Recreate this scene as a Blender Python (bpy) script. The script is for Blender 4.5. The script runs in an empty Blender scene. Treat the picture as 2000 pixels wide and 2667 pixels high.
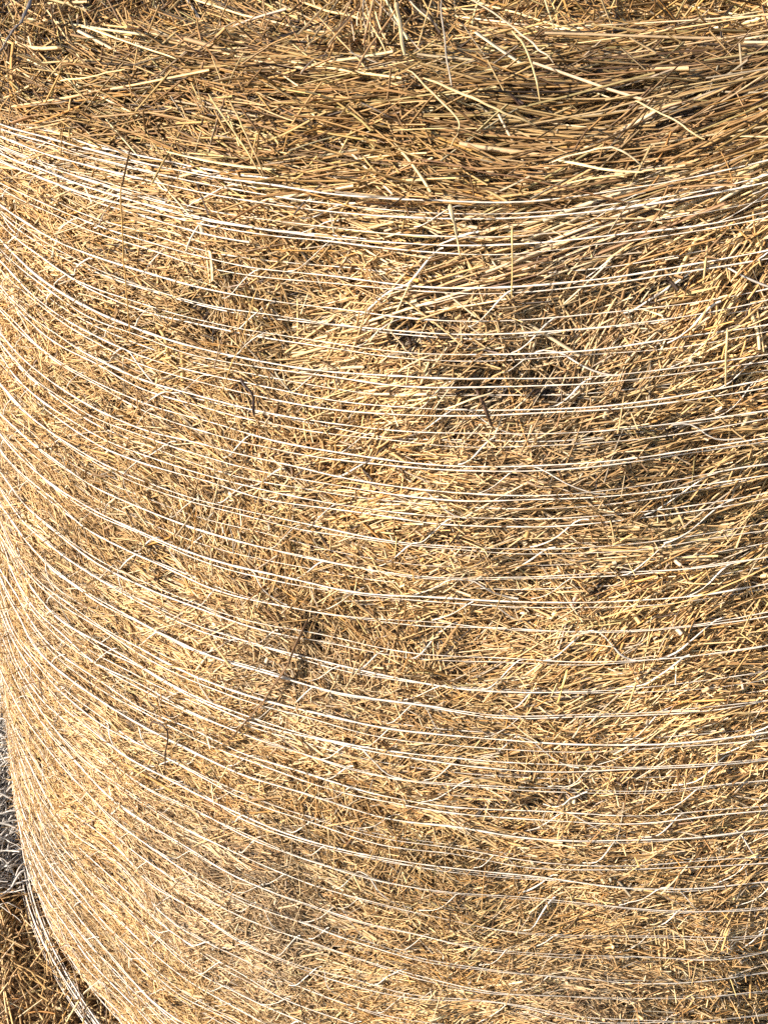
import bpy, math
import numpy as np

# ---------------------------------------------------------------- camera, world, sun, exposure
R = 0.75                       # bale radius (m)
scene = bpy.context.scene
CAM_Z = 1.42
CAM_D = 1.730 * R
YAW, PITCH, ROLL = map(math.radians, (-9.8, 35.5, 8.5))
cam_data = bpy.data.cameras.new('camera')
cam = bpy.data.objects.new('camera', cam_data)
scene.collection.objects.link(cam)
cam_data.sensor_fit = 'VERTICAL'
cam_data.sensor_height = 24.0
cam_data.lens = 24.0 * 2800.0 / 2667.0
cam_data.clip_start = 0.02
cam_data.clip_end = 400.0
_cy, _sy, _cp, _sp = math.cos(YAW), math.sin(YAW), math.cos(PITCH), math.sin(PITCH)
fwd = np.array([_sy * _cp, _cy * _cp, -_sp]); rgt = np.array([_cy, -_sy, 0.0]); upv = np.cross(rgt, fwd)
cr = rgt * math.cos(ROLL) + upv * math.sin(ROLL); cu = -rgt * math.sin(ROLL) + upv * math.cos(ROLL)
from mathutils import Matrix, Vector
cam.matrix_world = Matrix(((cr[0], cu[0], -fwd[0], 0.0), (cr[1], cu[1], -fwd[1], -CAM_D),
                           (cr[2], cu[2], -fwd[2], CAM_Z), (0, 0, 0, 1)))
scene.camera = cam

SUN_AZ = math.radians(-58)     # azimuth round the bale, measured from the camera side, to the left
SUN_EL = math.radians(18)
sdir = Vector((math.sin(SUN_AZ) * math.cos(SUN_EL), -math.cos(SUN_AZ) * math.cos(SUN_EL), math.sin(SUN_EL)))
world = bpy.data.worlds.new('World'); scene.world = world; world.use_nodes = True
wn = world.node_tree.nodes; wl = world.node_tree.links
sky = wn.new('ShaderNodeTexSky'); sky.sky_type = 'NISHITA'; sky.sun_disc = False
sky.sun_elevation = SUN_EL
sky.sun_rotation = math.atan2(sdir.x, sdir.y)
wl.new(sky.outputs[0], wn['Background'].inputs[0]); wn['Background'].inputs[1].default_value = 0.10
sun_data = bpy.data.lights.new('sun', 'SUN'); sun_data.energy = 4.8; sun_data.angle = math.radians(0.55)
sun_data.color = (1.0, 0.87, 0.73)
sun = bpy.data.objects.new('sun', sun_data); scene.collection.objects.link(sun)
sun.rotation_euler = sdir.to_track_quat('Z', 'Y').to_euler()
sun.location = sdir * 6
scene.view_settings.view_transform = 'Standard'; scene.view_settings.look = 'None'
scene.view_settings.exposure = 1.32; scene.view_settings.gamma = 1.0
scene.view_settings.use_curve_mapping = False
scene.render.engine = 'CYCLES'
scene.cycles.max_bounces = 6; scene.cycles.diffuse_bounces = 4; scene.cycles.glossy_bounces = 2
scene.cycles.transmission_bounces = 2; scene.cycles.use_denoising = False

rng = np.random.default_rng(11)

# ---------------------------------------------------------------- materials
def node_mat(name, attr=None, base=(0.4, 0.3, 0.15), rough=0.5, spec=0.4, noise=None, bump=0.0, nscale=300, transl=0.0):
    m = bpy.data.materials.new(name); m.use_nodes = True
    nt = m.node_tree; n = nt.nodes; l = nt.links; b = n['Principled BSDF']
    b.inputs['Roughness'].default_value = rough
    b.inputs['Specular IOR Level'].default_value = spec
    tc = n.new('ShaderNodeTexCoord')
    if attr:
        a = n.new('ShaderNodeAttribute'); a.attribute_name = attr; src = a.outputs['Color']
    else:
        c = n.new('ShaderNodeRGB'); c.outputs[0].default_value = (*base, 1); src = c.outputs[0]
    t = n.new('ShaderNodeTexNoise'); t.inputs['Scale'].default_value = nscale; t.inputs['Detail'].default_value = 3
    l.new(tc.outputs['Object'], t.inputs['Vector'])
    mr = n.new('ShaderNodeMapRange'); mr.inputs[1].default_value = 0.3; mr.inputs[2].default_value = 0.7
    lo, hi = noise or (0.8, 1.15)
    mr.inputs[3].default_value = lo; mr.inputs[4].default_value = hi
    l.new(t.outputs[0], mr.inputs[0])
    mx = n.new('ShaderNodeVectorMath'); mx.operation = 'SCALE'
    l.new(src, mx.inputs[0]); l.new(mr.outputs[0], mx.inputs['Scale'])
    l.new(mx.outputs[0], b.inputs['Base Color'])
    if bump:
        bp = n.new('ShaderNodeBump'); bp.inputs['Strength'].default_value = bump; bp.inputs['Distance'].default_value = 0.004
        l.new(t.outputs[0], bp.inputs['Height']); l.new(bp.outputs[0], b.inputs['Normal'])
    if transl:
        tr = n.new('ShaderNodeBsdfTranslucent'); l.new(mx.outputs[0], tr.inputs[0])
        ms = n.new('ShaderNodeMixShader'); ms.inputs[0].default_value = transl
        out = n['Material Output']
        l.new(b.outputs[0], ms.inputs[1]); l.new(tr.outputs[0], ms.inputs[2]); l.new(ms.outputs[0], out.inputs[0])
    return m

M_STRAW = node_mat('dry_straw', attr='tint', rough=0.5, spec=0.35, noise=(0.78, 1.15), nscale=160, transl=0.14)
M_NET = node_mat('white_net_plastic', attr='tint', rough=0.38, spec=0.5, noise=(0.85, 1.05), nscale=220, transl=0.12)
M_CORE = node_mat('packed_hay_core', base=(0.34, 0.21, 0.10), rough=0.9, spec=0.1, noise=(0.5, 1.4), bump=0.8, nscale=260)
M_SOIL = node_mat('stubble_soil', base=(0.20, 0.13, 0.07), rough=0.95, spec=0.1, noise=(0.4, 1.4), bump=0.6, nscale=120)

# ---------------------------------------------------------------- value noise
def _hash(ix, iy, iz, seed):
    h = (ix.astype(np.int64) * 374761393 + iy.astype(np.int64) * 668265263 + iz.astype(np.int64) * 2147483647 + seed * 1442695041) & 0xffffffff
    h = ((h ^ (h >> 13)) * 1274126177) & 0xffffffff
    h = ((h ^ (h >> 16)) * 2246822519) & 0xffffffff
    return ((h ^ (h >> 15)) & 0xffffff) / float(0xffffff) * 2 - 1
def noise3(P, scale, seed=0):
    Q = P / scale; I = np.floor(Q); F = Q - I; F = F * F * (3 - 2 * F); I = I.astype(np.int64)
    out = 0.0
    for dx in (0, 1):
        wx = F[..., 0] if dx else 1 - F[..., 0]
        for dy in (0, 1):
            wy = F[..., 1] if dy else 1 - F[..., 1]
            for dz in (0, 1):
                wz = F[..., 2] if dz else 1 - F[..., 2]
                out = out + wx * wy * wz * _hash(I[..., 0] + dx, I[..., 1] + dy, I[..., 2] + dz, seed)
    return out
def n2(u, v, scale, seed=0):
    return noise3(np.stack([u, v, np.zeros_like(u)], -1), scale, seed)

# ---------------------------------------------------------------- the bale's surface: (phi, s) -> point, normal
H = 1.30; RT = 0.075; RB = 0.15
def _profile():
    r, z = [], []
    for t in np.linspace(0, math.pi / 2, 24): r.append(R - RB + RB * math.sin(t)); z.append(RB - RB * math.cos(t))
    for t in np.linspace(0, 1, 60)[1:]: r.append(R); z.append(RB + t * (H - RT - RB))
    for t in np.linspace(0, math.pi / 2, 24)[1:]: r.append(R - RT + RT * math.cos(t)); z.append(H - RT + RT * math.sin(t))
    for t in np.linspace(0, 1, 80)[1:]:
        rr = (R - RT) * (1 - t); q = min(1, max(0, (0.60 - rr) / 0.42)); q = q * q * (3 - 2 * q)
        r.append(rr); z.append(H + 0.055 * q)
    r = np.array(r); z = np.array(z); s = np.concatenate([[0], np.cumsum(np.hypot(np.diff(r), np.diff(z)))])
    return s, r, z
PS, PR, PZ = _profile()
S_SIDE0 = RB * math.pi / 2; S_SIDE1 = S_SIDE0 + (H - RT - RB); S_TOP = S_SIDE1 + RT * math.pi / 2; S_END = PS[-1]
LEV_Z = np.array([0.0, 0.64, 0.925, 1.14, 1.247])
LEV_C = np.array([[0, 0, 0], [0.0598, 0.0151, 0.1305], [0.169, 0.2253, 0.2414], [0.0103, 0.2187, 0.2548], [0.408, 0.469, 0.272]])
def softclip(x, lo, hi, k=0.12):
    return lo + k * np.logaddexp(0, (x - lo) / k) - k * np.logaddexp(0, (x - hi) / k)
def warp(phi, z):
    """how far the wound layers and net run out of level at this place on the bale"""
    p = softclip(phi, -0.66, 0.34, 0.06)
    zz = np.clip(z, 0, LEV_Z[-1])
    c = [np.interp(zz, LEV_Z, LEV_C[:, i]) for i in range(3)]
    return (c[0] * p ** 3 + c[1] * p ** 2 + c[2] * p) * np.clip((math.pi - np.abs(phi)) / 1.6, 0, 1) ** 0.8
def surf0(phi, s):
    r = np.interp(s, PS, PR); z = np.interp(s, PS, PZ)
    w = warp(phi, z) * (r / R) ** 2.5
    return np.stack([r * np.sin(phi), -r * np.cos(phi), z + w], -1)
# heights of the doubled net strands up the bale
S_net = [1.317, 1.304, 1.291, 1.268, 1.247, 1.228, 1.210, 1.191, 1.171, 1.153, 1.132, 1.109, 1.087, 1.062, 1.040, 1.015, 0.990,
         0.964, 0.940, 0.911, 0.887, 0.863, 0.837, 0.811, 0.783, 0.757, 0.729, 0.695, 0.667, 0.634, 0.603, 0.567, 0.530]
S_net = [v + 0.0171 for v in S_net]
while S_net[-1] > 0.10:
    S_net.append(S_net[-1] - rng.uniform(0.029, 0.038))
NET_UP = np.array(S_net[::-1])
# hollows in the hay: phi, s, radius, depth
HOLES = [(-0.241, 1.5801, 0.035, 0.045), (-0.265, 1.5981, 0.03, 0.03), (-0.13, 1.3101, 0.006, 0.0113), (-0.376, 1.5231, 0.02, 0.02), (-0.493, 1.4751, 0.02, 0.02), (-0.049, 1.3941, 0.03, 0.012), (-0.025, 1.3941, 0.025, 0.012), (-0.079, 1.3971, 0.02, 0.012), (0.062, 1.3821, 0.03, 0.012), (-0.556, 1.3461, 0.02, 0.012), (-0.367, 1.0371, 0.0135, 0.0113), (-0.358, 1.0251, 0.015, 0.0151), (-0.076, 1.1091, 0.0075, 0.0123), (0.074, 1.0701, 0.0105, 0.0132), (-0.07, 1.0221, 0.0075, 0.0123), (-0.28, 1.1991, 0.009, 0.0132), (-0.322, 1.2531, 0.015, 0.0113), (0.071, 0.8601, 0.0105, 0.0132), (0.092, 0.8751, 0.0075, 0.0095), (-0.244, 0.5391, 0.0105, 0.0132), (-0.193, 0.5331, 0.009, 0.0113), (-0.421, 0.7101, 0.009, 0.0113), (-0.058, 1.2171, 0.015, 0.0095), (-0.067, 1.2291, 0.0112, 0.0095), (-0.19, 1.0131, 0.0105, 0.0113), (0.038, 1.2771, 0.015, 0.0076), (0.125, 1.2141, 0.0112, 0.0113), (-0.016, 1.2231, 0.009, 0.0076), (-0.13, 1.2561, 0.015, 0.0076), (0.377, 0.6261, 0.015, 0.0095), (-0.328, 0.3861, 0.015, 0.017), (0.014, 0.8541, 0.009, 0.0095)]
HOLE_P = None
def lump(P, s):
    """bulges and hollows of the packed hay, outward in metres"""
    side = np.clip((s - 0.02) / 0.15, 0, 1)
    top = np.clip((s - S_TOP - 0.06) / 0.14, 0, 1)
    a = 0.004 * noise3(P, 0.17, 3) + 0.0048 * noise3(P, 0.06, 5) + 0.0034 * noise3(P, 0.025, 9)
    d = np.clip(noise3(P, 0.085, 21) - 0.32, 0, 1) * 0.022
    tt = 0.030 * noise3(P, 0.13, 13) + 0.018 * noise3(P, 0.05, 14) - np.clip(noise3(P, 0.09, 15) - 0.3, 0, 1) * 0.09
    global HOLE_P
    if HOLE_P is None:
        hh = np.array(HOLES); HOLE_P = surf0(hh[:, 0], hh[:, 1])
    pit = 0.0
    for (ph_, s_, r_, d_), c_ in zip(HOLES, HOLE_P):
        dd = ((P - c_) ** 2).sum(-1)
        pit = pit + d_ * np.exp(-dd / (0.6 * r_ * r_))
    k_ = np.clip(np.searchsorted(NET_UP, s), 1, len(NET_UP) - 1)
    dn = np.minimum(np.abs(s - NET_UP[k_ - 1]), np.abs(s - NET_UP[k_]))
    groove = 0.0032 * np.exp(-(dn / 0.0055) ** 2) * (s < NET_UP[-1] - 0.02)          # the taut net bites into the hay
    return side * (a - d * (1 - top)) + top * tt - pit - groove
def surf(phi, s, off=0.0, lumps=True):
    P = surf0(phi, s)
    e = 2e-3
    a = surf0(phi + e, s) - surf0(phi - e, s); b = surf0(phi, np.minimum(s + e, S_END)) - surf0(phi, s - e)
    N = np.cross(a, b); N /= np.linalg.norm(N, axis=-1, keepdims=True) + 1e-12
    h = lump(P, s) if lumps else 0.0
    return P + N * (np.asarray(h) + off - 0.010)[..., None], N

# ---------------------------------------------------------------- mesh builders
def link(name, me, mat, parent=None):
    o = bpy.data.objects.new(name, me); me.materials.append(mat); scene.collection.objects.link(o)
    if parent: o.parent = parent
    return o
def tubes(C, W, col, sides=3, flat=1.0, roll=None, taper=None):
    """C (n,k,3) centre lines, W (n,) half widths, col (n,3) or (n,k,3) tints -> verts, quads, tints"""
    n, k, _ = C.shape
    T = np.gradient(C, axis=1); T /= np.linalg.norm(T, axis=-1, keepdims=True) + 1e-12
    ref = np.where(np.abs(T[:, :1, 2:3]) > 0.8, np.array([1.0, 0, 0]), np.array([0, 0, 1.0]))
    A = np.cross(T, ref); A /= np.linalg.norm(A, axis=-1, keepdims=True) + 1e-12
    B = np.cross(T, A)
    if roll is None: roll = rng.uniform(0, 6.28, (n, 1)) + np.zeros((n, k))
    ca, sa = np.cos(roll)[..., None], np.sin(roll)[..., None]
    A, B = A * ca + B * sa, -A * sa + B * ca
    w = np.broadcast_to(np.reshape(W, (n, -1)), (n, k)).copy()
    if taper is not None: w = w * taper
    V = np.empty((n, k, sides, 3), np.float32)
    for j in range(sides):
        t = 2 * math.pi * j / sides
        V[:, :, j] = C + A * (w * math.cos(t))[..., None] + B * (w * flat * math.sin(t))[..., None]
    base = (np.arange(n) * k * sides)[:, None, None]
    ring = (np.arange(k - 1) * sides)[None, :, None]; j = np.arange(sides)[None, None, :]; j2 = (j + 1) % sides
    F = np.stack([base + ring + j, base + ring + j2, base + ring + sides + j2, base + ring + sides + j], -1).reshape(-1, 4)
    cc = col if col.ndim == 3 else np.repeat(col[:, None, :], k, 1)
    cc = np.repeat(cc[:, :, None, :], sides, 2).reshape(-1, 3)
    return V.reshape(-1, 3), F, cc
def build(name, chunks, mat, parent=None):
    vs, fs, cs, o = [], [], [], 0
    for V, F, c in chunks:
        vs.append(V); fs.append(F + o); cs.append(c); o += len(V)
    V = np.concatenate(vs).astype(np.float32); F = np.concatenate(fs).astype(np.int32); c = np.concatenate(cs)
    me = bpy.data.meshes.new(name)
    me.vertices.add(len(V)); me.vertices.foreach_set('co', V.ravel())
    me.loops.add(F.size); me.loops.foreach_set('vertex_index', F.ravel())
    me.polygons.add(len(F)); me.polygons.foreach_set('loop_start', np.arange(0, F.size, 4, dtype=np.int32))
    me.polygons.foreach_set('use_smooth', np.ones(len(F), bool))
    me.update(calc_edges=True)
    at = me.attributes.new('tint', 'FLOAT_COLOR', 'POINT')
    at.data.foreach_set('color', np.concatenate([c, np.ones((len(c), 1))], 1).astype(np.float32).ravel())
    return link(name, me, mat, parent)

PAL = np.array([[0.67, 0.485, 0.255], [0.57, 0.385, 0.18], [0.48, 0.30, 0.128], [0.70, 0.55, 0.345], [0.35, 0.21, 0.09],
                [0.47, 0.39, 0.29], [0.52, 0.29, 0.095], [0.19, 0.112, 0.052], [0.43, 0.35, 0.16], [0.06, 0.04, 0.03]])
PW = np.array([0.19, 0.23, 0.20, 0.10, 0.12, 0.045, 0.035, 0.05, 0.015, 0.015])
def tint(n, w=PW, rg=None):
    g = rg or rng
    w = np.asarray(w) / np.sum(w)
    c = PAL[g.choice(len(PAL), n, p=w)] * g.uniform(0.82, 1.15, (n, 1))
    return np.clip(c * (1 + g.normal(0, 0.03, (n, 3))), 0.01, 0.85)

def straws(phi, s, ang, L, W, col, depth, tip, curl, k=4, flat=1.0):
    """straws lying on the bale: centre (phi, s), angle to the winding, length, half width, depth offset, tip lift, curl"""
    n = len(phi)
    t = np.linspace(-0.5, 0.5, k)[None, :]
    r0 = np.maximum(np.interp(s, PS, PR), 0.12)
    a = ang[:, None] + curl[:, None] * t * 2
    du = np.cos(a) * L[:, None] / k; dv = np.sin(a) * L[:, None] / k
    u = np.cumsum(du, 1); v = np.cumsum(dv, 1); u -= u.mean(1, keepdims=True); v -= v.mean(1, keepdims=True)
    ph = phi[:, None] + u / r0[:, None]; ss = np.clip(s[:, None] + v, 0.004, S_END - 0.01)
    off = depth[:, None] + tip[:, None] * t * 2 + 0.0
    P, N = surf(ph, ss, off)
    # straws are stiff: take most of the small unevenness of the surface out of each one
    lin = P[:, :1] + (P[:, -1:] - P[:, :1]) * (t[..., None] + 0.5)
    st_ = np.clip(0.35 + (L - 0.04) * 9, 0.35, 0.85)[:, None, None]
    P = lin * st_ + P * (1 - st_)
    col = np.clip(col * (1 + 0.25 * noise3(P[:, 2], 0.11, 51) + 0.14 * noise3(P[:, 2], 0.035, 52))[:, None], 0.01, 0.85)
    wz = np.clip(noise3(P[:, 2], 0.14, 61) - 0.08, 0, 1)[:, None] * 0.35                     # greyed, weathered areas
    col = col * (1 - wz) + col.mean(1, keepdims=True) * np.array([0.98, 0.90, 0.80]) * wz
    if flat < 1: return tubes(P, W, col, 4, flat)
    return tubes(P, W, col, 3)

# ---------------------------------------------------------------- the bale
def empty(name, loc=(0, 0, 0)):
    o = bpy.data.objects.new(name, None); scene.collection.objects.link(o); o.location = loc; return o
def tag(o, label=None, cat=None, group=None, kind=None):
    if label: o['label'] = label
    if cat: o['category'] = cat
    if group: o['group'] = group
    if kind: o['kind'] = kind
    return o
bale = tag(empty('hay_bale'), 'large round hay bale standing on its end, wrapped in taut white net strands', 'hay bale')

def core_mesh(nphi, ns, inset):
    ph = np.linspace(-math.pi, math.pi, nphi, endpoint=False); s = np.linspace(0.0, S_END - 1e-3, ns)
    A, S = np.meshgrid(ph, s, indexing='ij')
    P, N = surf(A, S, -inset)
    V = P.reshape(-1, 3)
    i = np.arange(nphi)[:, None]; j = np.arange(ns - 1)[None, :]; i2 = (i + 1) % nphi
    F = np.stack([i * ns + j, i2 * ns + j, i2 * ns + j + 1, i * ns + j + 1], -1).reshape(-1, 4)
    return V, F, np.full((len(V), 3), 0.1)
build('core', [core_mesh(720, 520, 0.009)], M_CORE, bale)

def view_phi(n, lo, hi, g):
    return g.uniform(lo, hi, n)

side = []
def flow(phi, s):
    """preferred lie of the straw relative to the winding (radians)"""
    u = phi * R
    band = np.clip((s - (S_SIDE1 - 0.005)) / 0.03, 0, 1)                       # long straws wound round the shoulder
    a = 0.75 * n2(u, s, 0.10, 31) + 0.75 * n2(u, s, 0.045, 32)
    leftish = np.clip((-phi - 0.25) / 0.5, 0, 1)
    return a * (1 - 0.8 * band) * (1 - 0.35 * leftish), band
# tufts: many short straws lying side by side
def tufts(nt, per, philo, phihi, slo, shi, g, d0=-0.006, d1=0.004, Lr=(0.014, 0.05), Wr=(0.00032, 0.00064), spread=0.14, wild=0.35):
    P0 = g.uniform(philo, phihi, nt); S0 = g.uniform(slo, shi, nt)
    fl, band = flow(P0, S0)
    left = np.clip((-P0 - 0.22) / 0.3, 0, 1)
    A0 = (fl * 1.5 + g.normal(0, 1, nt) * wild * (1 - 0.6 * band)) * (1 - 0.5 * left)
    rad = g.uniform(0.006, 0.020, nt); dep = g.uniform(d0, d1, nt)
    shade = g.uniform(0.8, 1.12, nt); fam = g.dirichlet(PW * 6, nt)
    n = nt * per; idx = np.repeat(np.arange(nt), per)
    L = g.uniform(*Lr, n) * (1 + 0.9 * band[idx] + 0.5 * left[idx]) * g.choice([1, 1.3, 1.9], n)
    across = g.normal(0, 1, n) * rad[idx]; along = g.normal(0, 1, n) * 0.014
    ca, sa = np.cos(A0[idx]), np.sin(A0[idx])
    ph = P0[idx] + (along * ca - across * sa) / R; ss = S0[idx] + along * sa + across * ca
    ang = A0[idx] + g.normal(0, spread, n)
    W = g.uniform(*Wr, n); wide = g.random(n) < 0.04; W[wide] *= 1.8
    cum = np.cumsum(fam, 1); pick = (g.random(n)[:, None] > cum[idx]).sum(1).clip(0, len(PAL) - 1)
    col = np.clip(PAL[pick] * (shade[idx] * g.uniform(0.85, 1.13, n))[:, None], 0.01, 0.85)
    return straws(ph, np.clip(ss, 0.01, S_END), ang, L, W, col, dep[idx] + g.normal(0, 0.002, n), g.normal(0, 0.0035, n), g.normal(0, 0.12, n))
g = np.random.default_rng(5)
side.append(tufts(13000, 17, -1.25, 0.75, 0.0, S_SIDE1 + 0.03, g, -0.007, 0.0, wild=0.5))
side.append(tufts(7000, 11, -1.2, 0.7, 0.0, S_SIDE1 + 0.03, g, -0.003, 0.001, wild=0.65))
side.append(tufts(3500, 12, 0.75, 2 * math.pi - 1.25, 0.0, S_SIDE1 + 0.03, g, -0.006, 0.003, Wr=(0.001, 0.0022), Lr=(0.03, 0.09)))
# single straws over them at all angles
def singles(n, philo, phihi, slo, shi, g, sig=0.65, Lr=(0.012, 0.075), d=(-0.001, 0.0025), tip=0.0022, Wr=(0.00035, 0.00072), w=PW, curl=0.2):
    phi = g.uniform(philo, phihi, n); s = g.uniform(slo, shi, n)
    L = Lr[0] + (Lr[1] - Lr[0]) * g.random(n) ** 2
    return straws(phi, s, g.normal(0, sig, n), L, g.uniform(*Wr, n), tint(n, w, g), g.uniform(*d, n), g.normal(0, tip, n), g.normal(0, curl, n), 5)
side.append(singles(22000, -1.2, 0.7, 0.0, S_SIDE1 + 0.03, g))
side.append(singles(5000, -1.2, 0.7, 0.0, S_SIDE1, g, sig=3, Lr=(0.008, 0.03), tip=0.009, Wr=(0.0003, 0.0006)))
# the swath of long straws that climbs to the right under the shoulder
def swath(n, c_phi, c_s, hl, hw, ang, g, Lr=(0.06, 0.2), d=(0.002, 0.008), jit=0.08, w=PW):
    al = g.uniform(-hl, hl, n); ac = g.normal(0, hw, n)
    phi = c_phi + (al * math.cos(ang) - ac * math.sin(ang)) / R; s = c_s + al * math.sin(ang) + ac * math.cos(ang)
    return straws(phi, s, ang + g.normal(0, jit, n), g.uniform(*Lr, n), g.uniform(0.0005, 0.0011, n), tint(n, w, g), g.uniform(*d, n), g.normal(0, 0.002, n), g.normal(0, 0.06, n), 6)
side.append(swath(110, 0.04, S_SIDE1 + 0.012, 0.13, 0.012, 0.30, g, d=(0.0, 0.005), Lr=(0.04, 0.14)))
# flattened pale sheaves and broad leaf blades
for q in range(46):
    side.append(swath(70, g.uniform(-0.95, 0.35), g.uniform(0.15, S_SIDE1), 0.03, 0.008, g.normal(0, 0.45), g, Lr=(0.02, 0.06), d=(-0.002, 0.003), jit=0.10, w=[.5, .2, .05, .25, 0, 0, 0, 0, 0, 0]))
n = 700
side.append(straws(g.uniform(-1.1, 0.6, n), g.uniform(0.02, S_SIDE1, n), g.normal(0, 0.9, n), g.uniform(0.015, 0.05, n), g.uniform(0.001, 0.002, n),
                   tint(n, PW, g), g.uniform(-0.002, 0.003, n), g.normal(0, 0.003, n), g.normal(0, 0.3, n), 5, 0.2))
# chaff and torn leaf flakes caught in the net
n = 2600
side.append(straws(g.uniform(-1.1, 0.6, n), g.uniform(0.02, S_SIDE1, n), g.uniform(0, 3.14, n), g.uniform(0.003, 0.009, n), g.uniform(0.0008, 0.0018, n),
                   tint(n, [.3, .1, .05, .3, .05, .15, .05, .05, .1, 0], g), g.uniform(0.001, 0.005, n), g.normal(0, 0.002, n), g.normal(0, 0.4, n), 3, 0.2))
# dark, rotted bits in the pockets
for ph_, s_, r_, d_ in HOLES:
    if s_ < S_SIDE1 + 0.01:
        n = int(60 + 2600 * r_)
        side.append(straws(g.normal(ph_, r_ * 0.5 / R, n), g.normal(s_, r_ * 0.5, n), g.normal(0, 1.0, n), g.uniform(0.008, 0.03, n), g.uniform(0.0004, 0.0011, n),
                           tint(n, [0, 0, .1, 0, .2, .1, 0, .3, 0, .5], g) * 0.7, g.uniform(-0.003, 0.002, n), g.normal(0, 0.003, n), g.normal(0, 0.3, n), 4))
build_side = build('side_straw', side, M_STRAW, bale); tag(build_side, kind='stuff')

endc = []
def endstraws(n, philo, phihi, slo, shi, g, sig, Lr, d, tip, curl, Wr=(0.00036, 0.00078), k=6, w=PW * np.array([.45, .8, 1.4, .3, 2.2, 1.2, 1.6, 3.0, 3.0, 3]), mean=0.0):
    phi = g.uniform(philo, phihi, n); s = g.uniform(slo, shi, n)
    rr = np.interp(s, PS, PR)
    keep = g.random(n) < np.clip(rr / R, 0.15, 1); phi, s = phi[keep], s[keep]; n = len(phi)
    L = Lr[0] + (Lr[1] - Lr[0]) * g.random(n) ** 1.6
    mean = mean - 0.22 * np.clip((-phi - 0.45) / 0.3, 0, 1) + 0.5 * n2(phi * R, s, 0.09, 71) * sig / 0.3
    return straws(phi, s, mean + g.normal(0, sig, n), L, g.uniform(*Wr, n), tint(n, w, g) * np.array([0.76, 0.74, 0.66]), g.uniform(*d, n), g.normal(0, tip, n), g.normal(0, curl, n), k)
s1 = S_SIDE1 + 0.022
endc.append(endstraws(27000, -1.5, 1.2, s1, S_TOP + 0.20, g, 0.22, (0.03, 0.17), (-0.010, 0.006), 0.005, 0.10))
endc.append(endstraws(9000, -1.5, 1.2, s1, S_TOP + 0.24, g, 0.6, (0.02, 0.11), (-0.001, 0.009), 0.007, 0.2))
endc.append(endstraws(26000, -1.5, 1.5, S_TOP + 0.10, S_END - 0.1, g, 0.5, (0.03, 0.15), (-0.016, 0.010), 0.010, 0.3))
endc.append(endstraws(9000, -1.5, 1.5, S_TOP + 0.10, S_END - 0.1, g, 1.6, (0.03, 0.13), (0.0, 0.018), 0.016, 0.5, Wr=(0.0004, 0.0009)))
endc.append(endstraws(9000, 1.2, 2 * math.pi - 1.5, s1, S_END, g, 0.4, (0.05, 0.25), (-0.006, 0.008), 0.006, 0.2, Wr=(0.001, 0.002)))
n = 420
endc.append(straws(g.uniform(-1.2, 0.8, n), g.uniform(s1, S_END - 0.25, n), g.normal(-0.03, 0.35, n), g.uniform(0.05, 0.24, n), g.uniform(0.0006, 0.0011, n),
                   tint(n, [.4, .15, .05, .3, .03, .05, .02, 0, 0, 0], g), g.uniform(0.002, 0.010, n), g.normal(0, 0.004, n), g.normal(0, 0.12, n), 7, 0.5))
n = 260
endc.append(straws(g.uniform(-1.2, 0.8, n), g.uniform(s1, S_END - 0.25, n), g.normal(0, 0.5, n), g.uniform(0.03, 0.12, n), g.uniform(0.0008, 0.0016, n),
                   tint(n, PW, g), g.uniform(0.0, 0.010, n), g.normal(0, 0.006, n), g.normal(0, 0.4, n), 7, 0.2))
# a hank of stems drooping over the end beside the hollow
n = 70
endc.append(straws(g.normal(-0.30, 0.03, n), g.normal(1.50, 0.03, n), g.normal(2.13, 0.2, n), g.uniform(0.05, 0.15, n), g.uniform(0.0004, 0.0008, n),
                   tint(n, PW, g), g.uniform(0.008, 0.022, n), g.normal(0.003, 0.004, n), g.normal(0, 0.25, n), 7))
tag(build("end_straw", endc, M_STRAW, bale), kind='stuff')

# ---------------------------------------------------------------- the net
def wander(t, amp, scale, seed):
    return amp * n2(t, np.full_like(t, seed * 7.13), scale, 77)
NETC = np.array([0.66, 0.61, 0.54])
def net_strand(z0, seed, w, g, off0=0.0085, a0=-math.pi, a1=math.pi, amp=0.0026):
    k = int((a1 - a0) / 0.009)
    ph = np.linspace(a0, a1, k)
    u = ph * R
    s = z0 + wander(u, amp, 0.22, seed) + wander(u, 0.0011, 0.05, seed + 300)
    hs = np.convolve(np.pad(lump(surf0(ph, s), s), 12, mode='edge'), np.hanning(25) / np.hanning(25).sum(), 'valid')
    off = off0 + hs + wander(u, 0.0022, 0.06, seed + 500)
    P, N = surf(ph, s, off, lumps=False)
    return P
netc = []
def add_lines(P, w, flat=0.45, col=NETC, g=rng, twist=0.6):
    k = len(P)
    dim_width = np.interp(np.arctan2(P[:, 0], -P[:, 1]), [-0.55, 0.15], [1.08, 0.62])   # thinner towards the right: dimmer light there put into strand width
    roll = np.cumsum(g.normal(0, twist, k))[None, :] * 0.35 + g.uniform(0, 6)
    wob = (1 + 0.25 * g.normal(0, 1, k).clip(-1.5, 1.5)) * dim_width
    netc.append(tubes(P[None], np.array([w]), np.clip(col * g.uniform(0.9, 1.04), 0, .86)[None], 4, flat, roll, wob[None]))
g = np.random.default_rng(8)
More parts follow.
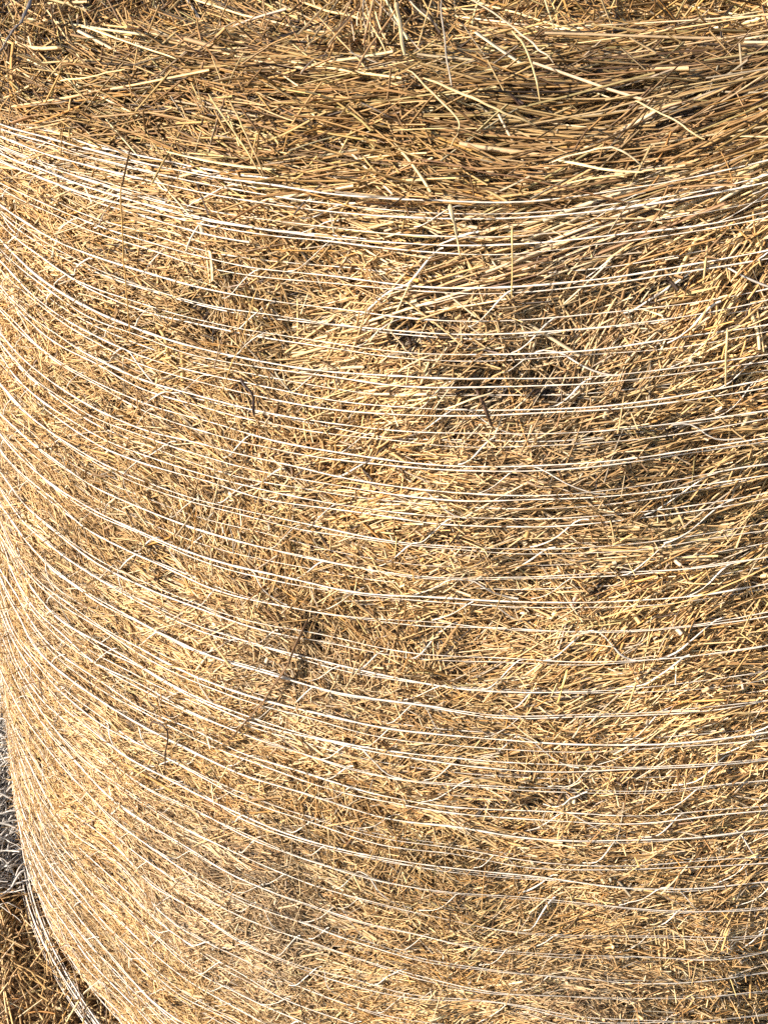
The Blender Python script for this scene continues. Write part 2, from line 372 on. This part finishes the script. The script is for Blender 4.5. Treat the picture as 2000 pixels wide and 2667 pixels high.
for i, s in enumerate(S_net):
    gap = g.uniform(0.002, 0.0065) + (0.002 if s > 1.1 else 0)
    add_lines(net_strand(s + gap / 2, i, 0, g, off0=g.uniform(0.0078, 0.0100)), g.uniform(0.0005, 0.0009) * (1.15 if i < 24 else 0.95), g=g)
    if i < 3:                                     # the doubled border of the net
        for q in range(3): add_lines(net_strand(s + g.uniform(-0.006, 0.010), i + 80 + q * 3, 0, g, off0=g.uniform(0.004, 0.007), a0=-2.0, a1=g.uniform(-0.42, -0.2)), g.uniform(0.0005, 0.0011), g=g, flat=0.25)
    add_lines(net_strand(s - gap / 2, i + 0.5, 0, g, off0=g.uniform(0.006, 0.0092)), g.uniform(0.00038, 0.00065) * (1.2 if i < 24 else 1), g=g)
    if g.random() < 0.5:
        add_lines(net_strand(s + g.uniform(-0.012, 0.012), i + 60, 0, g, off0=0.003), g.uniform(0.0004, 0.0006), g=g)
# cross threads zig-zag from strand to strand
segs = []
for i in range(len(S_net) - 1):
    lo, hi = S_net[i + 1], S_net[i]
    step = 0.085
    x = -math.pi + (i % 2) * 0.5 * step / R + g.uniform(-0.01, 0.01)
    while x < math.pi:
        if -1.2 < x < 0.7 or g.random() < 0.3:
            wdt = g.uniform(0.018, 0.034) / R
            if g.random() < 0.8:
                segs.append((x, lo, x + wdt, hi))
            if g.random() < 0.15:
                segs.append((x + wdt, hi, x + wdt + g.uniform(0.02, 0.05) / R, lo))
        x += step / R * g.uniform(0.85, 1.15)
segs = np.array(segs); n = len(segs); t = np.linspace(0, 1, 9)[None]
ph = segs[:, :1] + (segs[:, 2:3] - segs[:, :1]) * t
ease = t * t * (3 - 2 * t)
ss = segs[:, 1:2] + (segs[:, 3:4] - segs[:, 1:2]) * ease + 0.0012 * n2(ph * R * 9, segs[:, 1:2] + 0 * ph, 0.11, 41)
P, N = surf(ph, ss, np.full_like(ph, 0.0055) + 0.002 * n2(ph * R, ss, 0.015, 43))
netc.append(tubes(P, g.uniform(0.0004, 0.0008, n), np.repeat(NETC[None], n, 0) * g.uniform(0.85, 1.0, (n, 1)), 4, 0.5,
                  np.cumsum(g.normal(0, 0.4, (n, 9)), 1)))
# the gathered edge of the net round the foot of the bale, standing clear of the hay
for q in range(11):
    k = 520; ph = np.linspace(-math.pi, math.pi, k); u = ph * R
    zz = 0.03 + 0.012 * wander(u, 1, 0.25, q + 20) + 0.016 * q / 10 * wander(u, 1, 0.5, q + 3)
    rr = R + 0.004 + 0.006 * wander(u, 1, 0.2, q + 50) - 0.012 * (q / 10)
    P = np.stack([rr * np.sin(ph), -rr * np.cos(ph), zz + 0.01], -1)
    add_lines(P, g.uniform(0.0005, 0.0010), g=g)
build('net_wrap', netc, M_NET, bale)

# ---------------------------------------------------------------- ground
def sheet(name, size, z, mat, n=60):
    x = np.linspace(-size, size, n); X, Y = np.meshgrid(x, x, indexing='ij')
    Z = z + 0.0 * X
    V = np.stack([X, Y, Z], -1).reshape(-1, 3); i = np.arange(n - 1)[:, None]; j = np.arange(n - 1)[None]
    F = np.stack([i * n + j, (i + 1) * n + j, (i + 1) * n + j + 1, i * n + j + 1], -1).reshape(-1, 4)
    return build(name, [(V, F, np.full((len(V), 3), 0.1))], mat)
tag(sheet('ground', 60, -0.02, M_SOIL), kind='structure')
# loose hay littering the ground round the bales
def litter(n, x0, x1, y0, y1, g, zlo, zhi, Lr, mean, sig, Wr=(0.0006, 0.0014), w=PW):
    x = g.uniform(x0, x1, n); y = g.uniform(y0, y1, n)
    a = mean + g.normal(0, sig, n); L = Lr[0] + (Lr[1] - Lr[0]) * g.random(n) ** 1.5
    k = 5; t = np.linspace(-0.5, 0.5, k)[None]
    bend = g.normal(0, 0.25, n)[:, None]
    aa = a[:, None] + bend * t * 2
    X = x[:, None] + np.cumsum(np.cos(aa), 1) * L[:, None] / k; Y = y[:, None] + np.cumsum(np.sin(aa), 1) * L[:, None] / k
    mound = 0.022 * n2(X, Y, 0.11, 61) + 0.01 * n2(X, Y, 0.04, 62)
    Z = mound + g.uniform(zlo, zhi, n)[:, None] + g.normal(0, 0.008, n)[:, None] * t * 2 - 0.3 * L[:, None] * t * t * 0.2
    return tubes(np.stack([X, Y, Z], -1), g.uniform(*Wr, n), tint(n, w, g), 3)
g = np.random.default_rng(3)
WG = PW * np.array([1.6, 1.5, 1.2, 0.6, 0.8, 0.2, 1.8, 0.5, 1, 0.5])
lit = [litter(26000, -1.6, 0.3, -1.1, 0.9, g, -0.015, 0.03, (0.03, 0.15), -0.9, 0.6, w=WG),
       litter(9000, -1.4, 0.0, -1.0, 0.3, g, 0.0, 0.04, (0.03, 0.12), -0.9, 1.5, w=WG),
       litter(12000, -4, 3, -2.5, 3, g, -0.015, 0.02, (0.05, 0.2), 0, 3, Wr=(0.001, 0.003), w=WG)]
tag(build('loose_hay', lit, M_STRAW), 'loose brown hay littering the ground at the foot of the bale', 'loose hay', kind='stuff')

# ---------------------------------------------------------------- single stalks one can pick out on the bale
# name, label, category, (phi, s) points on the bale, half width in mm, flatness, tint, lift in m
STALKS = [
    ('hay_stalk', 'long flat brown blade, broken in the middle, lying slantwise beneath the net strands', 'grass blade',
     [(-0.1909, 1.0262), (-0.2013, 0.9952), (-0.2066, 0.9745), (-0.2186, 0.9527), (-0.2267, 0.9345), (-0.2413, 0.9119), (-0.2667, 0.8725), (-0.2887, 0.8497)], 3.3, 0.3, (0.17, 0.105, 0.06), 0.009),
    ('hay_stalk', 'thin brown stalk standing nearly upright across the bright net strands at upper left', 'grass stem',
     [(-0.4165, 1.3208), (-0.4087, 1.304), (-0.4062, 1.2855), (-0.4039, 1.2662), (-0.4013, 1.2461), (-0.4021, 1.2261)], 0.9, 0.8, (0.45, 0.28, 0.1), 0.016),
    ('hay_stalk', 'short pale flat blade standing upright across the topmost net strands under the rim', 'grass blade',
     [(-0.1146, 1.3351), (-0.1081, 1.3279), (-0.1033, 1.3193), (-0.0995, 1.307)], 1.7, 0.3, (0.72, 0.58, 0.34), 0.014),
    ('hay_stalk', 'long dark brown arched blade lying on the shoulder above the first net strands', 'grass blade',
     [(-0.1516, 1.3579), (-0.1219, 1.3552), (-0.0976, 1.351), (-0.0723, 1.3476), (-0.0475, 1.3429), (-0.0261, 1.3383), (-0.0077, 1.3335), (0.0078, 1.3291)], 1.9, 0.25, (0.2, 0.105, 0.05), 0.016),
    ('loose_straw', 'bright stiff straw nearly level on the shoulder, upper arm of a narrow wedge', 'straw',
     [(-0.0487, 1.3566), (-0.0254, 1.3506), (-0.0069, 1.3465), (0.0114, 1.3442)], 1.2, 0.6, (0.8, 0.66, 0.38), 0.016),
    ('loose_straw', 'pale curved straw rising to the right, lower arm of a narrow wedge of two', 'straw',
     [(-0.0374, 1.3438), (-0.0208, 1.344), (-0.0061, 1.3441), (0.0027, 1.3438)], 1.1, 0.6, (0.78, 0.6, 0.3), 0.016),
    ('loose_straw', 'long pale kinked straw above the bright wedge, bent down at its right end', 'straw',
     [(-0.0069, 1.3893), (0.0109, 1.3755), (0.0265, 1.3664), (0.0366, 1.3591), (0.0456, 1.3547)], 1.0, 0.6, (0.62, 0.48, 0.26), 0.014),
    ('loose_straw', 'thin pale straw curving over in a low arch beside the bright wedge of straws', 'straw',
     [(-0.0527, 1.3547), (-0.0372, 1.3563), (-0.02, 1.3577), (-0.0099, 1.357), (0.001, 1.3525), (0.01, 1.3471)], 0.9, 0.7, (0.62, 0.5, 0.32), 0.018),
    ('twig', 'dark bent twig with a hooked top poking from a hollow at lower left', 'twig',
     [(-0.3789, 0.8452), (-0.3715, 0.8584), (-0.3518, 0.8611), (-0.3465, 0.8538), (-0.3505, 0.8302), (-0.3575, 0.7969)], 1.3, 0.8, (0.07, 0.045, 0.035), 0.016),
    ('twig', 'short black forked twig stuck between two doubled net strands left of the middle', 'twig',
     [(-0.2767, 1.2168), (-0.266, 1.2124), (-0.259, 1.2068), (-0.2606, 1.1903)], 1.6, 0.7, (0.045, 0.03, 0.03), 0.014),
    ('hay_stalk', 'very thin long brown stem slanting steeply across several net strands left of the middle', 'grass stem',
     [(-0.2627, 1.2815), (-0.2674, 1.2665), (-0.2732, 1.2439), (-0.284, 1.2245), (-0.2933, 1.2001), (-0.31, 1.175)], 0.6, 0.9, (0.5, 0.33, 0.13), 0.016),
    ('hay_stalk', 'pale flat blade hanging straight down over the straw near the top edge', 'grass blade',
     [(-0.2923, 1.5212), (-0.2353, 1.4637), (-0.201, 1.4237), (-0.1869, 1.4099)], 1.7, 0.3, (0.55, 0.42, 0.22), 0.022),
    ('hay_stalk', 'long pale stem slanting down right from the top beside a dark hollow', 'grass stem',
     [(-0.2149, 1.5357), (-0.1476, 1.4834), (-0.106, 1.4423), (-0.0847, 1.4192), (-0.0712, 1.4138)], 0.8, 0.8, (0.5, 0.41, 0.29), 0.022),
    ('hay_stalk', 'curved pale stem that droops steeply at its lower end below the dark hollow', 'grass stem',
     [(-0.1226, 1.4576), (-0.0999, 1.4274), (-0.0849, 1.4087), (-0.0778, 1.3995), (-0.075, 1.3946)], 0.9, 0.8, (0.52, 0.39, 0.19), 0.022),
    ('hay_stalk', 'grey drooping stem left of the dark hollow, its foot reaching the long level straws', 'grass stem',
     [(-0.2443, 1.5302), (-0.1923, 1.4647), (-0.1559, 1.4145), (-0.1406, 1.3968), (-0.1363, 1.3914)], 0.8, 0.9, (0.36, 0.31, 0.24), 0.022),
    ('hay_stalk', 'thin stem with one bend, upper stroke of a narrow V on the upper left straw', 'grass stem',
     [(-0.3438, 1.3772), (-0.3154, 1.3661), (-0.2956, 1.3579), (-0.278, 1.3494), (-0.2644, 1.3405)], 0.9, 0.9, (0.45, 0.31, 0.14), 0.022),
    ('hay_stalk', 'thin brown stem, right stroke of a narrow V standing on the upper left straw', 'grass stem',
     [(-0.3186, 1.3752), (-0.2981, 1.3657), (-0.2818, 1.3565), (-0.2694, 1.3486), (-0.2611, 1.3409)], 0.9, 0.9, (0.38, 0.25, 0.11), 0.024),
    ('grass_plume', 'dark grey feathery stalk crossing the top left corner', 'grass stem',
     [(-0.6638, 1.4122), (-0.6154, 1.3927), (-0.6098, 1.3835), (-0.6082, 1.3733), (-0.619, 1.3695)], 1.6, 0.6, (0.16, 0.14, 0.13), 0.03),
    ('loose_straw', 'long straight bright straw slanting down right across the upper left straw', 'straw',
     [(-0.5705, 1.4069), (-0.4966, 1.3996), (-0.4446, 1.3956), (-0.4018, 1.3942)], 1.5, 0.5, (0.8, 0.64, 0.36), 0.02),
    ('hay_stalk', 'broad pale shiny blade tapering to the right just above the first net strand', 'grass blade',
     [(-0.3706, 1.3449), (-0.3395, 1.3443), (-0.3116, 1.3443), (-0.2865, 1.3448), (-0.2618, 1.3463)], 2.0, 0.25, (0.78, 0.64, 0.36), 0.014),
    ('loose_straw', 'pale straw rising gently to the right beneath the upper left corner', 'straw',
     [(-0.5361, 1.3691), (-0.4992, 1.3724), (-0.4748, 1.3774), (-0.4591, 1.3845)], 1.3, 0.6, (0.76, 0.6, 0.3), 0.018),
    ('loose_straw', 'long pale straw sloping down right from the middle of the top band', 'straw',
     [(-0.1671, 1.4017), (-0.137, 1.3928), (-0.1104, 1.3862), (-0.0918, 1.3811), (-0.0725, 1.3789)], 1.1, 0.6, (0.52, 0.39, 0.2), 0.016),
    ('hay_stalk', 'thin pale stem with a swollen kinked end, bending back left over the top band', 'grass stem',
     [(-0.1838, 1.4066), (-0.1479, 1.3874), (-0.127, 1.3769), (-0.1202, 1.372), (-0.1207, 1.3675), (-0.125, 1.3626)], 0.7, 0.6, (0.54, 0.41, 0.22), 0.018),
    ('loose_straw', 'pale straight straw standing upright over dimmer net strands near the right edge', 'straw',
     [(0.0936, 1.2525), (0.0967, 1.2418), (0.1007, 1.2301), (0.1059, 1.2168)], 1.0, 0.8, (0.66, 0.5, 0.26), 0.014),
    ('loose_straw', 'short yellow straw leaning across the gap between two net strands right of the middle', 'straw',
     [(0.0577, 1.0066), (0.0569, 1.0005), (0.0571, 0.9907), (0.0574, 0.978)], 1.3, 0.6, (0.66, 0.47, 0.18), 0.014),
    ('twig', 'dark brown stick lying steeply in a crevice between double net strands right of the middle', 'twig',
     [(-0.0718, 1.2221), (-0.0638, 1.2143), (-0.057, 1.2057), (-0.0519, 1.1972)], 1.7, 0.7, (0.09, 0.05, 0.03), 0.01),
    ('hay_stalk', 'long tan curved blade climbing towards the right edge across three net strands', 'grass blade',
     [(0.0714, 1.049), (0.0929, 1.0569), (0.1186, 1.0586), (0.1431, 1.0624), (0.1634, 1.0692), (0.1904, 1.0768)], 1.6, 0.35, (0.6, 0.42, 0.18), 0.012),
    ('hay_stalk', 'tan split blade lying level close to the right edge in the lower half', 'grass blade',
     [(0.164, 0.9416), (0.1761, 0.9541), (0.1933, 0.9571), (0.2082, 0.9585), (0.2263, 0.9541)], 1.7, 0.35, (0.58, 0.42, 0.2), 0.012),
    ('loose_straw', 'thin straw standing straight up through the swath of long straws under the rim', 'straw',
     [(-0.0661, 1.3235), (-0.0619, 1.313), (-0.0584, 1.3006), (-0.0556, 1.2844)], 0.7, 0.8, (0.62, 0.46, 0.2), 0.018),
    ('hay_stalk', 'thin brown crooked stem leaning steeply across the left net strands below the upright stalk', 'grass stem',
     [(-0.3986, 1.1869), (-0.3865, 1.1758), (-0.3779, 1.1626), (-0.3677, 1.1522), (-0.3679, 1.1377)], 0.8, 0.8, (0.34, 0.2, 0.09), 0.014),
    ('loose_straw', 'pale straw lying nearly level among short straws beside the dark stick', 'straw',
     [(-0.0906, 1.212), (-0.079, 1.217), (-0.0684, 1.2196), (-0.0579, 1.2196)], 1.2, 0.6, (0.76, 0.62, 0.38), 0.012),
    ('hay_stalk', 'pale pointed blade rising to the right above a wavy net strand', 'grass blade',
     [(-0.1337, 1.2357), (-0.1229, 1.2425), (-0.1148, 1.2459), (-0.1093, 1.2462)], 1.5, 0.4, (0.74, 0.58, 0.34), 0.012),
    ('hay_stalk', 'thin dark stem curling between the crowded strands in the lower left', 'grass stem',
     [(-0.4983, 0.7299), (-0.4706, 0.7403), (-0.4532, 0.7479), (-0.4412, 0.7607)], 1.0, 0.8, (0.16, 0.09, 0.05), 0.012),
    ('loose_straw', 'short pale straw leaning left over the strands near the foot of the bale', 'straw',
     [(-0.2662, 0.8404), (-0.2696, 0.8286), (-0.2752, 0.8149), (-0.2858, 0.7947)], 1.2, 0.6, (0.7, 0.54, 0.28), 0.012),
    ('hay_stalk', 'thin pale stalk jutting over the dark gap at the foot of the bale', 'grass stem',
     [(-0.4925, 0.3212), (-0.6103, 0.1252), (-0.5747, 0.1658)], 0.9, 0.8, (0.72, 0.62, 0.46), 0.02),
]
def catmull(pts, m=5):
    p = np.array(pts, float); p = np.vstack([2 * p[0] - p[1], p, 2 * p[-1] - p[-2]]); out = []
    for i in range(1, len(p) - 2):
        for t in np.linspace(0, 1, m, endpoint=False):
            out.append(0.5 * (2 * p[i] + (p[i + 1] - p[i - 1]) * t + (2 * p[i - 1] - 5 * p[i] + 4 * p[i + 1] - p[i + 2]) * t * t
                              + (3 * p[i] - p[i - 1] - 3 * p[i + 1] + p[i + 2]) * t ** 3))
    out.append(p[-2]); return np.array(out)
g = np.random.default_rng(77)
for name, label, cat, pts, w, flat, colr, lift in STALKS:
    q = catmull(pts); k = len(q); t = np.linspace(0, 1, k)
    sm = np.interp(q[:, 1], PS, PZ)
    hs = lump(surf0(q[:, 0], q[:, 1]), q[:, 1]); hs = np.polyval(np.polyfit(t, hs, 1), t) * 0.6 + 0.4 * hs.mean() + 0.5 * hs.std()
    off = lift + 0.002 + hs - 0.004 * (np.abs(t - 0.5) * 2) ** 3
    P, N = surf(q[:, 0], q[:, 1], off, lumps=False)
    P[:, :] += N * (0.0006 * g.normal(0, 1, (k, 1)))
    P[1:-1] = (P[:-2] + P[2:]) * 0.25 + P[1:-1] * 0.5
    roll = g.uniform(-0.4, 0.4) + np.cumsum(g.normal(0, 0.08, k))
    taper = np.clip(np.minimum(t, 1 - t) * 8 + 0.45, 0, 1) * (1 - 0.25 * t)
    if name == 'grass_plume': taper = taper * (1 + 0.5 * np.sin(t * 60))
    cc = np.array(colr)[None, :] * (1 + 0.22 * n2(t * 3 + len(label), t * 0, 0.3, 8)[:, None]) * np.ones((k, 3))
    o = build(name, [tubes(P[None], np.array([w * 0.00078]), np.clip(cc, 0, .9)[None], 6, flat, roll[None], taper[None])], M_STRAW)
    tag(o, label, cat, 'loose stalks lying on the bale')

# a crumpled tangle of whitish net on the ground beyond the foot of the bale
g = np.random.default_rng(19); ch = []
for i in range(3600):
    k = 26; t = np.linspace(0, 1, k)
    pa = math.radians(g.uniform(-105, -50)); pr = 0.762 + 0.16 * g.random() ** 1.3
    cx = pr * math.sin(pa); cy = -pr * math.cos(pa)
    a = pa + math.pi / 2 + g.normal(1.2, 0.6); L = g.uniform(0.03, 0.18)
    aa = a + np.cumsum(g.normal(0, 0.16, k))
    X = cx + np.cumsum(np.cos(aa)) * L / k; Y = cy + np.cumsum(np.sin(aa)) * L / k
    Z = 0.03 + np.clip(0.93 - np.hypot(X, Y), 0, 0.2) * 0.55 * float(np.clip((-50 - math.degrees(pa)) / 18, 0.12, 1)) + 0.012 * n2(X, Y, 0.07, 90) + g.uniform(0.0, 0.012) + 0.008 * np.sin(t * g.uniform(3, 14) + g.uniform(0, 6))
    c = np.clip(np.array([0.52, 0.49, 0.45]) * g.uniform(0.75, 1.15), 0, .85)
    ch.append(tubes(np.stack([X, Y, Z], -1)[None], np.array([g.uniform(0.0007, 0.0018)]), c[None], 4, 0.35, np.cumsum(g.normal(0, 0.4, k))[None]))
tag(build('net_tangle', ch, M_NET), 'crumpled tangle of greyish white net strands on the ground beyond the foot of the bale', 'net tangle')
